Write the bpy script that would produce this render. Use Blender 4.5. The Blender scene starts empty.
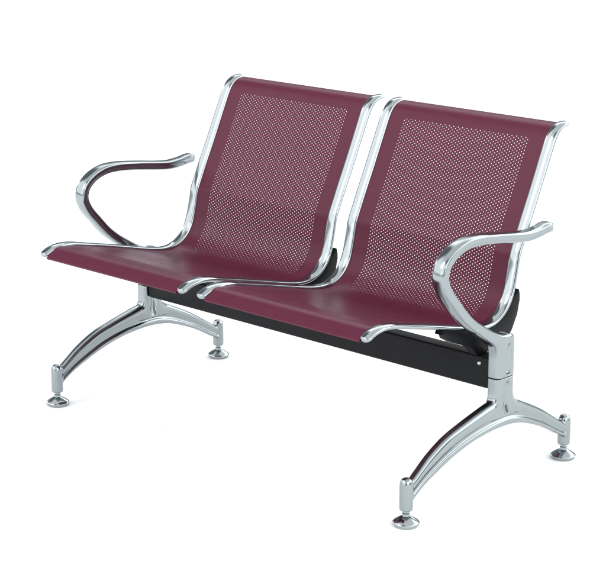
import bpy, bmesh, math
from mathutils import Vector, Matrix
S = bpy.context.scene
COL = S.collection

# ------------------------------------------------------------------ camera
YAW, PITCH = 0.75860, 0.262545
cam = bpy.data.cameras.new('camera'); co = bpy.data.objects.new('camera', cam); COL.objects.link(co)
fwd = Vector((-math.sin(YAW)*math.cos(PITCH), math.cos(YAW)*math.cos(PITCH), -math.sin(PITCH)))
rt = Vector((math.cos(YAW), math.sin(YAW), 0)); up = rt.cross(fwd)
M = Matrix((rt, up, -fwd)).transposed().to_4x4(); M.translation = (2.96725, -2.75120, 1.52334)
co.matrix_world = M
cam.sensor_fit = 'HORIZONTAL'; cam.sensor_width = 36; cam.lens = 1838.77/606*36
cam.clip_start = 0.05; cam.clip_end = 500
S.camera = co

# ------------------------------------------------------------------ world: a white studio, dark patches added for the metal to reflect
w = bpy.data.worlds.new('World'); S.world = w; w.use_nodes = True
nt = w.node_tree; N = nt.nodes; L = nt.links; N.clear()
out = N.new('ShaderNodeOutputWorld'); bg = N.new('ShaderNodeBackground'); L.new(bg.outputs[0], out.inputs[0])
geo = N.new('ShaderNodeTexCoord'); sep = N.new('ShaderNodeSeparateXYZ'); L.new(geo.outputs['Generated'], sep.inputs[0])
def wmath(op, a, b=None, c=None):
    n = N.new('ShaderNodeMath'); n.operation = op
    for i, v in enumerate((a, b, c)):
        if v is None: continue
        if isinstance(v, (int, float)): n.inputs[i].default_value = v
        else: L.new(v, n.inputs[i])
    return n.outputs[0]
nrm = N.new('ShaderNodeVectorMath'); nrm.operation = 'NORMALIZE'; L.new(geo.outputs['Generated'], nrm.inputs[0])
def lobe(d, ang, soft):
    """1 inside a cone of `ang` degrees round direction d, falling to 0 over `soft` degrees"""
    d = Vector(d).normalized(); n = N.new('ShaderNodeVectorMath'); n.operation = 'DOT_PRODUCT'
    L.new(nrm.outputs[0], n.inputs[0]); n.inputs[1].default_value = d
    m = N.new('ShaderNodeMapRange'); m.interpolation_type = 'SMOOTHSTEP'; L.new(n.outputs['Value'], m.inputs[0])
    m.inputs[1].default_value = math.cos(math.radians(ang+soft)); m.inputs[2].default_value = math.cos(math.radians(ang))
    return m.outputs[0]
WORLD = 1.0
LOW, HIGH = 3.0, 1.2        # brightness of the studio walls and of its ceiling
DARK = [((-.85, .45, .25), 12, 6, .93), ((-.60, .79, .08), 13, 6, .85), ((-.64, .70, .32), 13, 7, .72), ((-.66, -.66, .40), 20, 12, .36), ((.30, -.88, .42), 24, 12, .30), ((-.85, .10, .66), 15, 7, .95), ((.60, -.78, .25), 12, 5, .95), ((.95, .35, .10), 14, 6, .85), ((-.1, .99, .05), 15, 7, .85), ((-.98, -.15, .1), 9, 4, .85), ((.1, -.5, .85), 9, 5, .8)]  # added dark lobes that dim the reflections in chrome and castings
lev = None
for d, a_, s_, k in DARK:
    v = wmath('MULTIPLY_ADD', lobe(d, a_, s_), -k, 1.0)
    lev = v if lev is None else wmath('MULTIPLY', lev, v)
# thin dark horizon band, added to draw dark lines in the metal
hz = wmath('ABSOLUTE', wmath('SUBTRACT', sep.outputs['Z'], .02))
hm = N.new('ShaderNodeMapRange'); hm.interpolation_type = 'SMOOTHSTEP'; L.new(hz, hm.inputs[0])
hm.inputs[1].default_value = .03; hm.inputs[2].default_value = .10; hm.inputs[3].default_value = .25; hm.inputs[4].default_value = 1
lev = wmath('MULTIPLY', lev, hm.outputs[0])
cr = N.new('ShaderNodeMix'); cr.data_type = 'RGBA'; L.new(lev, cr.inputs[0])
cr.inputs[6].default_value = (.035, .05, .06, 1); cr.inputs[7].default_value = (1, 1, 1, 1)
el = N.new('ShaderNodeMapRange'); el.interpolation_type = 'SMOOTHSTEP'; L.new(sep.outputs['Z'], el.inputs[0])
el.inputs[1].default_value = .60; el.inputs[2].default_value = .85; el.inputs[3].default_value = LOW; el.inputs[4].default_value = HIGH
L.new(cr.outputs[2], bg.inputs[0]); L.new(el.outputs[0], bg.inputs[1])

# ------------------------------------------------------------------ unseen area lamp, added for streak highlights
def area(loc, target, size, power, sy=None):
    l = bpy.data.lights.new('added_highlight_lamp', 'AREA'); l.energy = power; l.size = size
    if sy: l.shape = 'RECTANGLE'; l.size_y = sy
    o = bpy.data.objects.new('added_highlight_lamp', l); COL.objects.link(o); o.location = loc
    o.rotation_euler = (Vector(target)-Vector(loc)).to_track_quat('-Z', 'Y').to_euler()
area((-1.5, -3.5, 4.0), (0, .3, .4), 1.6, 45, 2.4)
S.view_settings.view_transform = 'Standard'; S.view_settings.look = 'None'
S.view_settings.exposure = 0; S.view_settings.gamma = 1
S.cycles.max_bounces = 12; S.cycles.glossy_bounces = 8

# ------------------------------------------------------------------ materials
def mat(name, base, rough, metal=0, spec=.5, bump=0, scale=400, var=0, rvar=0, coat=0):
    m = bpy.data.materials.new(name); m.use_nodes = True; t = m.node_tree; b = t.nodes['Principled BSDF']
    b.inputs['Base Color'].default_value = (*base, 1); b.inputs['Roughness'].default_value = rough
    b.inputs['Metallic'].default_value = metal; b.inputs['Specular IOR Level'].default_value = spec
    b.inputs['Coat Weight'].default_value = coat
    tc = t.nodes.new('ShaderNodeTexCoord')
    if bump:
        n = t.nodes.new('ShaderNodeTexNoise'); n.inputs['Scale'].default_value = scale; n.inputs['Detail'].default_value = 4
        t.links.new(tc.outputs['Object'], n.inputs['Vector'])
        bp = t.nodes.new('ShaderNodeBump'); bp.inputs['Strength'].default_value = bump; bp.inputs['Distance'].default_value = 0.001
        t.links.new(n.outputs[0], bp.inputs['Height']); t.links.new(bp.outputs[0], b.inputs['Normal'])
    if var or rvar:
        n = t.nodes.new('ShaderNodeTexNoise'); n.inputs['Scale'].default_value = 14; n.inputs['Detail'].default_value = 6
        t.links.new(tc.outputs['Object'], n.inputs['Vector'])
        if var:
            r = t.nodes.new('ShaderNodeMix'); r.data_type = 'RGBA'; t.links.new(n.outputs[0], r.inputs[0])
            r.inputs[6].default_value = (*[c*(1-var) for c in base], 1); r.inputs[7].default_value = (*[min(1, c*(1+var)) for c in base], 1)
            t.links.new(r.outputs[2], b.inputs['Base Color'])
        if rvar:
            r = t.nodes.new('ShaderNodeMapRange'); t.links.new(n.outputs[0], r.inputs[0])
            r.inputs[1].default_value = .3; r.inputs[2].default_value = .7
            r.inputs[3].default_value = rough-rvar; r.inputs[4].default_value = rough+rvar
            t.links.new(r.outputs[0], b.inputs['Roughness'])
    return m
MAROON = mat('maroon_powder_coat', (0.090, 0.0145, 0.0335), .31, spec=.17, bump=.2, scale=900, var=.06, rvar=.04)
CHROME = mat('chrome', (0.36, 0.40, 0.415), .09, 1, bump=.015, scale=40, rvar=.03)
CAST = mat('polished_aluminium', (0.315, 0.355, 0.37), .16, 1, bump=.03, scale=50, rvar=.05)
BLACK = mat('black_steel', (0.006, 0.007, 0.009), .5, spec=.18, bump=.1, scale=700, rvar=.05)
PLAST = mat('black_plastic', (0.0035, 0.0042, 0.005), .42, spec=.14, rvar=.04)
ZINC = mat('zinc_screw', (0.45, 0.48, 0.5), .3, 1)
FLOOR = mat('white_floor', (0.96, 0.96, 0.96), .9, spec=0, var=.01)

# ------------------------------------------------------------------ helpers
def link(name, me, m, parent=None):
    o = bpy.data.objects.new(name, me); COL.objects.link(o); me.materials.clear(); me.materials.append(m)
    if parent: o.parent = parent
    return o
def catmull(P, n=8):
    P = [Vector(p) for p in P]; Q = [2*P[0]-P[1]] + P + [2*P[-1]-P[-2]]; R = []
    for i in range(1, len(Q)-2):
        a, b, c, d = Q[i-1:i+3]
        # centripetal
        t0 = 0; t1 = t0+max((b-a).length, 1e-6)**.5; t2 = t1+max((c-b).length, 1e-6)**.5; t3 = t2+max((d-c).length, 1e-6)**.5
        for k in range(n):
            t = t1+(t2-t1)*k/n
            A1 = a*((t1-t)/(t1-t0))+b*((t-t0)/(t1-t0)); A2 = b*((t2-t)/(t2-t1))+c*((t-t1)/(t2-t1)); A3 = c*((t3-t)/(t3-t2))+d*((t-t2)/(t3-t2))
            B1 = A1*((t2-t)/(t2-t0))+A2*((t-t0)/(t2-t0)); B2 = A2*((t3-t)/(t3-t1))+A3*((t-t1)/(t3-t1))
            R.append(B1*((t2-t)/(t2-t1))+B2*((t-t1)/(t2-t1)))
    R.append(P[-1]); return R
def resample(P, step):
    d = [0]
    for a, b in zip(P, P[1:]): d.append(d[-1]+(b-a).length)
    n = max(2, round(d[-1]/step)); out = []; j = 0
    for i in range(n+1):
        s = d[-1]*i/n
        while j < len(d)-2 and d[j+1] < s: j += 1
        f = (s-d[j])/max(d[j+1]-d[j], 1e-9); out.append(P[j].lerp(P[j+1], min(max(f, 0), 1)))
    return out, d[-1]
def superell(n, ex):
    r = []
    for i in range(n):
        a = 2*math.pi*i/n; c, s = math.cos(a), math.sin(a)
        r.append((math.copysign(abs(c)**(2/ex), c), math.copysign(abs(s)**(2/ex), s)))
    return r
def loft(bm, stations, sec):
    """stations: (centre y,z ; half axis y,z ; half width x); sec: list of (a across x, b along the axis)"""
    rings = []
    many = isinstance(sec[0], list)
    for k, (cy, cz, ay, az_, hw) in enumerate(stations):
        rings.append([bm.verts.new((a*hw, cy+b*ay, cz+b*az_)) for a, b in (sec[k] if many else sec)])
    for r0, r1 in zip(rings, rings[1:]):
        for i in range(len(r0)):
            j = (i+1) % len(r0); bm.faces.new((r0[i], r0[j], r1[j], r1[i]))
    bm.faces.new(rings[0][::-1]); bm.faces.new(rings[-1])
def path_stations(path, tf, wf):
    st = []; n = len(path)
    for i, p in enumerate(path):
        t = (path[min(i+1, n-1)]-path[max(i-1, 0)]).normalized(); nrm = Vector((-t.y, t.x)); u = i/(n-1)
        T = tf(u)/2; st.append((p.x, p.y, nrm.x*T, nrm.y*T, wf(u)/2))
    return st
def tomesh(bm, name):
    bmesh.ops.recalc_face_normals(bm, faces=bm.faces)
    me = bpy.data.meshes.new(name); bm.to_mesh(me); bm.free(); return me
def evaluated(me, mods, name):
    o = bpy.data.objects.new('work', me); COL.objects.link(o)
    for f in mods: f(o)
    dg = bpy.context.evaluated_depsgraph_get(); dg.update()
    r = bpy.data.meshes.new_from_object(o.evaluated_get(dg)); r.name = name
    bpy.data.objects.remove(o); return r
def remesh(v, it, fac=.5):
    def f(o):
        m = o.modifiers.new('r', 'REMESH'); m.mode = 'VOXEL'; m.voxel_size = v; m.use_smooth_shade = True
        s = o.modifiers.new('s', 'CORRECTIVE_SMOOTH') if 0 else o.modifiers.new('s', 'SMOOTH'); s.factor = fac; s.iterations = it
    return f
def cut(cutters):
    def f(o):
        for c in cutters:
            m = o.modifiers.new('b', 'BOOLEAN'); m.operation = 'DIFFERENCE'; m.solver = 'EXACT'; m.object = c
    return f
def smooth(me, ang=None):
    for p in me.polygons: p.use_smooth = True
    if ang is not None: me.set_sharp_from_angle(angle=math.radians(ang))
    return me
def prism(bm, pts, x0, x1, bev=.003):
    """closed outline in the y-z plane, extruded along x and bevelled"""
    b2 = bmesh.new(); a = [b2.verts.new((x0, y, z)) for y, z in pts]; b = [b2.verts.new((x1, y, z)) for y, z in pts]
    b2.faces.new(a); b2.faces.new(b[::-1])
    for i in range(len(pts)):
        j = (i+1) % len(pts); b2.faces.new((a[i], b[i], b[j], a[j]))
    bmesh.ops.recalc_face_normals(b2, faces=b2.faces)
    if bev:
        ed = [e for e in b2.edges if abs(e.verts[0].co.x-e.verts[1].co.x) < 1e-6]
        bmesh.ops.bevel(b2, geom=ed, offset=bev, segments=3, profile=.5, affect='EDGES')
    t = bpy.data.meshes.new('t'); b2.to_mesh(t); b2.free(); bm.from_mesh(t); bpy.data.meshes.remove(t)
def lathe(bm, prof, c, n=40, zsq=1):
    rings = []
    for r, z in prof:
        rings.append([bm.verts.new((c[0]+r*math.cos(2*math.pi*i/n), c[1]+r*math.sin(2*math.pi*i/n), c[2]+z)) for i in range(n)])
    for r0, r1 in zip(rings, rings[1:]):
        for i in range(n):
            j = (i+1) % n; bm.faces.new((r0[i], r0[j], r1[j], r1[i]))
    bm.faces.new(rings[0][::-1]); bm.faces.new(rings[-1])

# ------------------------------------------------------------------ floor
bm = bmesh.new(); bmesh.ops.create_circle(bm, cap_ends=True, segments=96, radius=16)
fl = link('floor', tomesh(bm, 'floor'), FLOOR); fl['kind'] = 'structure'

# ------------------------------------------------------------------ the bench
bench = bpy.data.objects.new('waiting_bench', None); COL.objects.link(bench); bench.location = (0, .37, 0)
bench['label'] = 'two-seat waiting bench, maroon perforated seats, chrome armrests and arched legs on white floor'
bench['category'] = 'bench'
def child(name, me, m, parent=bench, loc=(0, 0, 0)):
    o = link(name, me, m, parent)
    o.location = Vector(loc)-(Vector((0, .37, 0)) if parent is bench else Vector((0, 0, 0))); return o

# side profile (y, z) of the bent frames, front tip to top curl
SEATP = [(.003, .4185), (.022, .4290), (.050, .4355), (.085, .4345), (.130, .4250), (.186, .4125), (.250, .3975), (.310, .3830), (.360, .3715), (.400, .3655),
         (.430, .3665), (.455, .3750), (.476, .3890), (.491, .4070), (.502, .4300), (.5098, .4600), (.5160, .4880), (.5200, .5110)]
BACKP = [(.5200, .5110), (.5308, .5315), (.5510, .5740), (.5750, .6215), (.5985, .6700), (.6190, .7130), (.6340, .7440), (.6430, .7620), (.6545, .7770), (.6690, .7865), (.6850, .7905), (.7000, .7900)]
PROF = catmull(SEATP, 8)[:-1] + catmull(BACKP, 8)
SHELLP = catmull([(.0030, .4150), (.0160, .4243), (.0270, .4318), (.0320, .4345), (.0450, .4378), (.0600, .4370), (.0850, .4347)] + SEATP[4:], 8)[:-1] + catmull(BACKP, 8)
FX = .2485                     # half spacing of a seat's two frames
SX = .2815                     # seat centre from the bench centre

# --- side frame: flattened chrome tube, rounded ends
path, plen = resample(PROF, .004)
for _ in range(14):      # the tube bends more softly than the sheet
    path = [path[0]]+[(path[i-1]+path[i]*2+path[i+1])/4 for i in range(1, len(path)-1)]+[path[-1]]
def capw(u, full, cap):
    d = min(u, 1-u)*plen
    return full*math.sqrt(max(0.02, 1-(1-min(d/cap, 1))**2))
FW, FT = .030, .0135
ext = [path[0]+(path[0]-path[1]).normalized()*.0]
st = []
n = len(path)
us = sorted(set([i/(n-1) for i in range(n)] + [k*.0012/plen for k in range(1, 11)] + [1-k*.0012/plen for k in range(1, 11)]))
def at(u):
    f = u*(n-1); i = min(int(f), n-2); return path[i].lerp(path[i+1], f-i)
for u in us:
    p = at(u); t = (at(min(u+.004, 1))-at(max(u-.004, 0))).normalized(); nr = Vector((-t.y, t.x))
    T = capw(u, FT, .006)/2; W = capw(u, FW, .013)/2
    st.append((p.x, p.y, nr.x*T, nr.y*T, W))
bm = bmesh.new(); loft(bm, st, superell(36, 2.15)); FRAME = smooth(tomesh(bm, 'side_frame'), 50)

# --- perforated shell, one sheet from the front lip to the top curl, real punched holes
def make_shell():
    HALF, PH = .2350, .193
    NC = 29; PX = 2*PH/NC
    s_tab = [0]
    for a, b in zip(SHELLP, SHELLP[1:]): s_tab.append(s_tab[-1]+(b-a).length)
    tot = s_tab[-1]
    def pt(s):
        s = min(max(s, 0), tot)
        lo, hi = 0, len(s_tab)-2
        while lo < hi:
            m_ = (lo+hi+1)//2
            if s_tab[m_] <= s: lo = m_
            else: hi = m_-1
        f = (s-s_tab[lo])/(s_tab[lo+1]-s_tab[lo]); return SHELLP[lo].lerp(SHELLP[lo+1], f)
    def s_of(test):
        for i, p in enumerate(SHELLP):
            if test(p): return s_tab[i]
    sa = s_of(lambda p: p.x > .078); sb = s_of(lambda p: p.x > .55 and p.y > .757)
    RH = .0043; NR = round((sb-sa)/RH); RH = (sb-sa)/NR
    bm = bmesh.new(); cache = {}
    def V(x, s):
        k = (round(x*1e5), round(s*1e5))
        if k not in cache:
            p = pt(s); cache[k] = bm.verts.new((x, p.x, p.y))
        return cache[k]
    HR = .00150
    hexa = [(HR*math.cos(math.radians(a)), HR*math.sin(math.radians(a))) for a in (210, 270, 330, 30, 90, 150)]
    for r in range(NR):
        s0, s1 = sa+r*RH, sa+(r+1)*RH; sh = (r % 2)*PX/2
        n_ = NC-(r % 2)
        if r % 2:   # half cells
            for x0, x1 in ((-PH, -PH+PX/2), (PH-PX/2, PH)):
                bm.faces.new((V(x0, s0), V(x1, s0), V(x1, s1), V(x0, s1)))
        for c in range(n_):
            x0 = -PH+sh+c*PX; x1 = x0+PX; xm = (x0+x1)/2; sm = (s0+s1)/2
            o = [V(x0, s0), V(xm, s0), V(x1, s0), V(x1, s1), V(xm, s1), V(x0, s1)]
            if r in (0,): pass
            h = []
            for a, b in hexa:
                p = pt(sm+b); h.append(bm.verts.new((xm+a, p.x, p.y)))
            for i in range(6):
                j = (i+1) % 6; bm.faces.new((o[i], o[j], h[j], h[i]))
    # side strips
    for r in range(NR):
        s0, s1 = sa+r*RH, sa+(r+1)*RH
        for sg in (-1, 1):
            bm.faces.new((V(sg*PH, s0), V(sg*HALF, s0), V(sg*HALF, s1), V(sg*PH, s1)))
    xs = [-HALF, -PH]+[-PH+k*PX/2 for k in range(1, 2*NC)]+[PH, HALF]
    def strip(sA, sB, st_):
        m_ = max(1, round((sB-sA)/st_))
        for k in range(m_):
            a, b = sA+(sB-sA)*k/m_, sA+(sB-sA)*(k+1)/m_
            for x0, x1 in zip(xs, xs[1:]): bm.faces.new((V(x0, a), V(x1, a), V(x1, b), V(x0, b)))
    strip(0.002, sa, .003); strip(sb, tot-.004, .003)
    # hems: the lip turned under at both ends
    for s_, d in ((.002, 1), (tot-.004, -1)):
        p = pt(s_); q = pt(s_+.004*d); t = (q-p).normalized(); nr = Vector((t.y, -t.x))*d
        pr = [p+nr*.004-t*.0012, p+nr*.0060+t*.003, p+nr*.0055+t*.012]
        prev = [V(x, s_) for x in xs]
        for pp in pr:
            cur = [bm.verts.new((x, pp.x, pp.y)) for x in xs]
            for i in range(len(xs)-1): bm.faces.new((prev[i], prev[i+1], cur[i+1], cur[i]))
            prev = cur
    bmesh.ops.recalc_face_normals(bm, faces=bm.faces)
    # make sure the normals look up/forward
    f = min(bm.faces, key=lambda f: (f.calc_center_median()-Vector((0, .2, .41))).length)
    if f.normal.z < 0: bmesh.ops.reverse_faces(bm, faces=bm.faces)
    me = bpy.data.meshes.new('sheet'); bm.to_mesh(me); bm.free()
    def sol(o):
        m_ = o.modifiers.new('s', 'SOLIDIFY'); m_.thickness = .0012; m_.offset = -1; m_.use_even_offset = False
    return smooth(evaluated(me, [sol], 'seat_shell'), 35)
SHELL = make_shell()

# --- black cradle bracket under each frame
under = [p for p in resample(PROF, .012)[0] if p.x > .255 and p.y < .415]
def offs(p, d):
    i = min(range(len(path)), key=lambda k: (path[k]-p).length); t = (path[min(i+1, n-1)]-path[max(i-1, 0)]).normalized()
    return (p.x+t.y*d, p.y-t.x*d)
topline = [offs(p, .004) for p in under]
outl = topline + [(.5150, .4230), (.5250, .4310), (.5285, .4200), (.5290, .4050), (.5210, .3720), (.5010, .3370), (.4760, .3170), (.4500, .3060),
                  (.3760, .3060), (.3600, .3230), (.3430, .3345), (.3180, .3430), (.2900, .3535), (.2680, .3660), (.2640, .3745), (.2500, .3800)]
bm = bmesh.new(); prism(bm, outl, -.012, .012, .0025); BRACKET = smooth(tomesh(bm, 'bracket'), 35)

for sx in (-SX, SX):
    s = child('seat_shell', SHELL, MAROON, bench, (sx, 0, 0))
    for fx in (-FX, FX):
        child('side_frame', FRAME, CHROME, s, (fx, 0, 0))
        child('bracket', BRACKET, PLAST, s, (fx, 0, 0))

# --- beam
bm = bmesh.new(); prism(bm, [(.383, .231), (.423, .231), (.423, .3035), (.383, .3035)], -.569, .569, 0)
bmesh.ops.bevel(bm, geom=[e for e in bm.edges], offset=.004, segments=3, profile=.5, affect='EDGES')
beam = child('beam', smooth(tomesh(bm, 'beam'), 40), BLACK)
bm = bmesh.new(); lathe(bm, [(.0005, .0035), (.003, .0034), (.0048, .002), (.0055, 0), (.0055, -.003)][::-1], (0, 0, 0), 20)
bmesh.ops.rotate(bm, verts=bm.verts, cent=(0, 0, 0), matrix=Matrix.Rotation(math.radians(90), 3, 'X'))
SCREW = smooth(tomesh(bm, 'screw'), 40)
child('screw', SCREW, ZINC, beam, (.542, .383, .287)); child('screw', SCREW, ZINC, beam, (-.542, .383, .287))

# --- armrest casting: loop and the column block it grows from
def groove(bm, x, tab, ny=24):
    """vertical groove cutter; tab: (z, centre y, half width y, depth reach x)"""
    rings = []
    for z, cy, ry, rx in tab:
        rings.append([bm.verts.new((x+rx*math.cos(2*math.pi*i/ny), cy+ry*math.sin(2*math.pi*i/ny), z)) for i in range(ny)])
    for r0, r1 in zip(rings, rings[1:]):
        for i in range(ny):
            j = (i+1) % ny; bm.faces.new((r0[i], r0[j], r1[j], r1[i]))
    bm.faces.new(rings[0][::-1]); bm.faces.new(rings[-1])
def cutter(*a):
    bm = bmesh.new(); groove(bm, *a); o = bpy.data.objects.new('cutter', tomesh(bm, 'cutter')); COL.objects.link(o); return o
# section with a shallow channel on both flat sides
def channel_section(depth=.16, ex=3.4, n_=48, wy=.45):
    r = []
    for a, b in superell(n_, ex):
        g = math.exp(-(b/wy)**4); r.append((a*(1-depth*g) if abs(a) > .3 else a, b))
    return r
ARM = catmull([(.5720, .5790), (.5500, .5790), (.5200, .5745), (.4800, .5720), (.4350, .5765), (.3800, .5845), (.3400, .5895), (.3000, .5930), (.2560, .5915),
               (.2160, .5780), (.1900, .5560), (.1825, .5300), (.1950, .4990), (.2240, .4650), (.2560, .4310), (.2900, .4040), (.3050, .3945)], 6)
arm_path, alen = resample(ARM, .002)
def interp(tab):
    def f(u):
        for (a, b), (c, d) in zip(tab, tab[1:]):
            if u <= c:
                t = (u-a)/(c-a); t = t*t*(3-2*t); return b+(d-b)*t
        return tab[-1][1]
    return f
tf = interp([(0, .003), (.003, .011), (.008, .018), (.016, .0225), (.025, .0245), (.06, .0235), (.14, .0245), (.35, .0245), (.5, .0255), (.62, .0245), (1, .0255)])
wf = interp([(0, .006), (.003, .018), (.008, .028), (.016, .034), (.025, .038), (.08, .037), (.2, .0385), (.45, .040), (.8, .0385), (1, .0375)])
def pair(u_pts, l_pts, w_pts, n_=10):
    U = catmull(u_pts, n_); Lw = catmull(l_pts, n_); W = catmull([(w, 0) for w in w_pts], n_) if len(set(w_pts)) > 1 else [Vector((w_pts[0], 0))]*len(U)
    return [((u.x+l.x)/2, (u.y+l.y)/2, (u.x-l.x)/2, (u.y-l.y)/2, w_.x) for u, l, w_ in zip(U, Lw, W)]
def make_arm():
    st = path_stations(arm_path, tf, wf); y, z, ay, az_, hw = st[-1]
    U = [(y+ay, z+az_), (.3480, .3835), (.3780, .3690), (.4020, .3615), (.4200, .3610), (.4310, .3560), (.4345, .3420), (.4345, .3200), (.4345, .2900), (.4345, .2632)]
    Lw = [(y-ay, z-az_), (.3180, .3700), (.3380, .3570), (.3520, .3480), (.3620, .3390), (.3690, .3270), (.3712, .3150), (.3715, .3000), (.3715, .2800), (.3715, .2632)]
    tail = pair(U, Lw, [hw, .0186, .0188, .0190, .0190, .0190, .0190, .0190, .0190, .0190], 6)[1:]
    secs = [channel_section(.12, 2.9)]*len(st)
    for k in range(len(tail)):
        u = min(1, k/18); secs.append(channel_section(.12*(1-u), 2.9+1.0*u))
    bm = bmesh.new(); loft(bm, st+tail, secs)
    me = tomesh(bm, 'a')
    tb = [(.2690, .408, .0060, .0100), (.2702, .408, .0085, .0128), (.2735, .408, .0104, .0138), (.279, .408, .0108, .0140), (.322, .4085, .0108, .0140), (.332, .409, .0102, .0110), (.339, .410, .0080, .0065), (.344, .411, .004, .002)]
    c1 = cutter(.0225, tb); c2 = cutter(-.0225, tb)
    me2 = evaluated(me, [remesh(.0013, 2)], 'a2')
    me3 = evaluated(me2, [cut([c1, c2]), remesh(.0012, 5)], 'armrest')
    for c in (c1, c2): bpy.data.objects.remove(c)
    return smooth(me3)
ARMREST = make_arm()

# --- leg casting: arch with a flanged section, stem to the beam, two foot posts
def leg_section():
    h = [(0, 1), (.35, .985), (.62, .90), (.80, .72), (.86, .50), (.86, .28), (.80, .08), (.70, -.12), (.64, -.30), (.66, -.42), (.84, -.50), (.98, -.56), (1, -.64), (1, -.90), (.95, -.98), (.6, -1), (.3, -1), (0, -1)]
    return h + [(-a, b) for a, b in h[-2:0:-1]]
FY0, FY1 = .081, .656
def make_leg():
    bm = bmesh.new()
    up_ = [(.082, .092), (.116, .116), (.150, .1395), (.205, .1670), (.262, .1840), (.318, .1980), (.362, .2080), (.405, .2120), (.445, .2010), (.492, .1800), (.548, .1520), (.605, .1170), (.650, .0880)]
    lo_ = [(.088, .057), (.124, .0800), (.172, .1020), (.236, .1255), (.295, .1400), (.350, .1470), (.392, .1485), (.425, .1465), (.465, .1390), (.515, .1215), (.562, .1010), (.612, .0740), (.652, .0540)]
    ww = [.0135, .0140, .0150, .0160, .0172, .0184, .0190, .0190, .0184, .0172, .0158, .0142, .0135]
    loft(bm, pair(up_, lo_, ww, 8), leg_section())
    sec = channel_section(0, 3.9)
    b = [(.3715, .4345, .2622), (.3715, .4345, .240), (.3712, .4347, .226), (.3700, .4360, .216), (.3660, .4410, .2060), (.3570, .4540, .1960), (.345, .470, .1840), (.345, .468, .170)]
    loft(bm, [((y0+y1)/2, z, (y1-y0)/2, 0, .0185-.001*i/7) for i, (y0, y1, z) in enumerate(b)], sec)
    for y in (FY0, FY1):
        lathe(bm, [(.0128, .0340), (.0150, .0362), (.0152, .050), (.0152, .0900), (.0148, .0960), (.0130, .1020), (.0100, .1058), (.0055, .1082), (.001, .109)], (0, y, 0), 36)
    me = tomesh(bm, 'l')
    tb = [(.168, .401, .012, .0030), (.180, .402, .015, .0070), (.195, .4035, .0140, .0110), (.215, .406, .0118, .0140), (.240, .407, .0108, .0140), (.247, .407, .0098, .0110), (.2520, .407, .0075, .0065), (.2555, .407, .004, .002)]
    c1 = cutter(.0225, tb); c2 = cutter(-.0225, tb)
    me2 = evaluated(me, [remesh(.0014, 3)], 'l2')
    me3 = evaluated(me2, [cut([c1, c2]), remesh(.0013, 9)], 'leg')
    for c in (c1, c2): bpy.data.objects.remove(c)
    return smooth(me3)
LEG = make_leg()
bm = bmesh.new()
lathe(bm, [(.024, 0), (.0275, .0012), (.0295, .0045), (.0298, .0085), (.0288, .0100), (.0250, .0128), (.0180, .0172), (.0120, .0205), (.0085, .0220), (.0085, .0275), (.0060, .0292), (.0060, .0380)], (0, 0, 0), 48)
FOOT = smooth(tomesh(bm, 'foot'), 32)
bm = bmesh.new()
lathe(bm, [(.0058, -.004), (.0058, .0010), (.0052, .0016), (.0045, .0014), (.0040, .0004), (.0020, .0002), (.0003, .0002)], (0, 0, 0), 28)
bmesh.ops.rotate(bm, verts=bm.verts, cent=(0, 0, 0), matrix=Matrix.Rotation(math.radians(90), 3, 'Y'))
PLUG = smooth(tomesh(bm, 'end_plug'), 40)
for lx in (-.588, .588):
    ar = child('armrest', ARMREST, CAST, bench, (lx, 0, 0))
    child('end_plug', PLUG, ZINC, ar, (math.copysign(.0160, lx), .5520, .5785)).scale = (math.copysign(1, lx), 1, 1)
    l = child('leg', LEG, CAST, bench, (lx, 0, 0))
    for fy in (FY0, FY1): child('foot', FOOT, CHROME, l, (0, fy, 0))
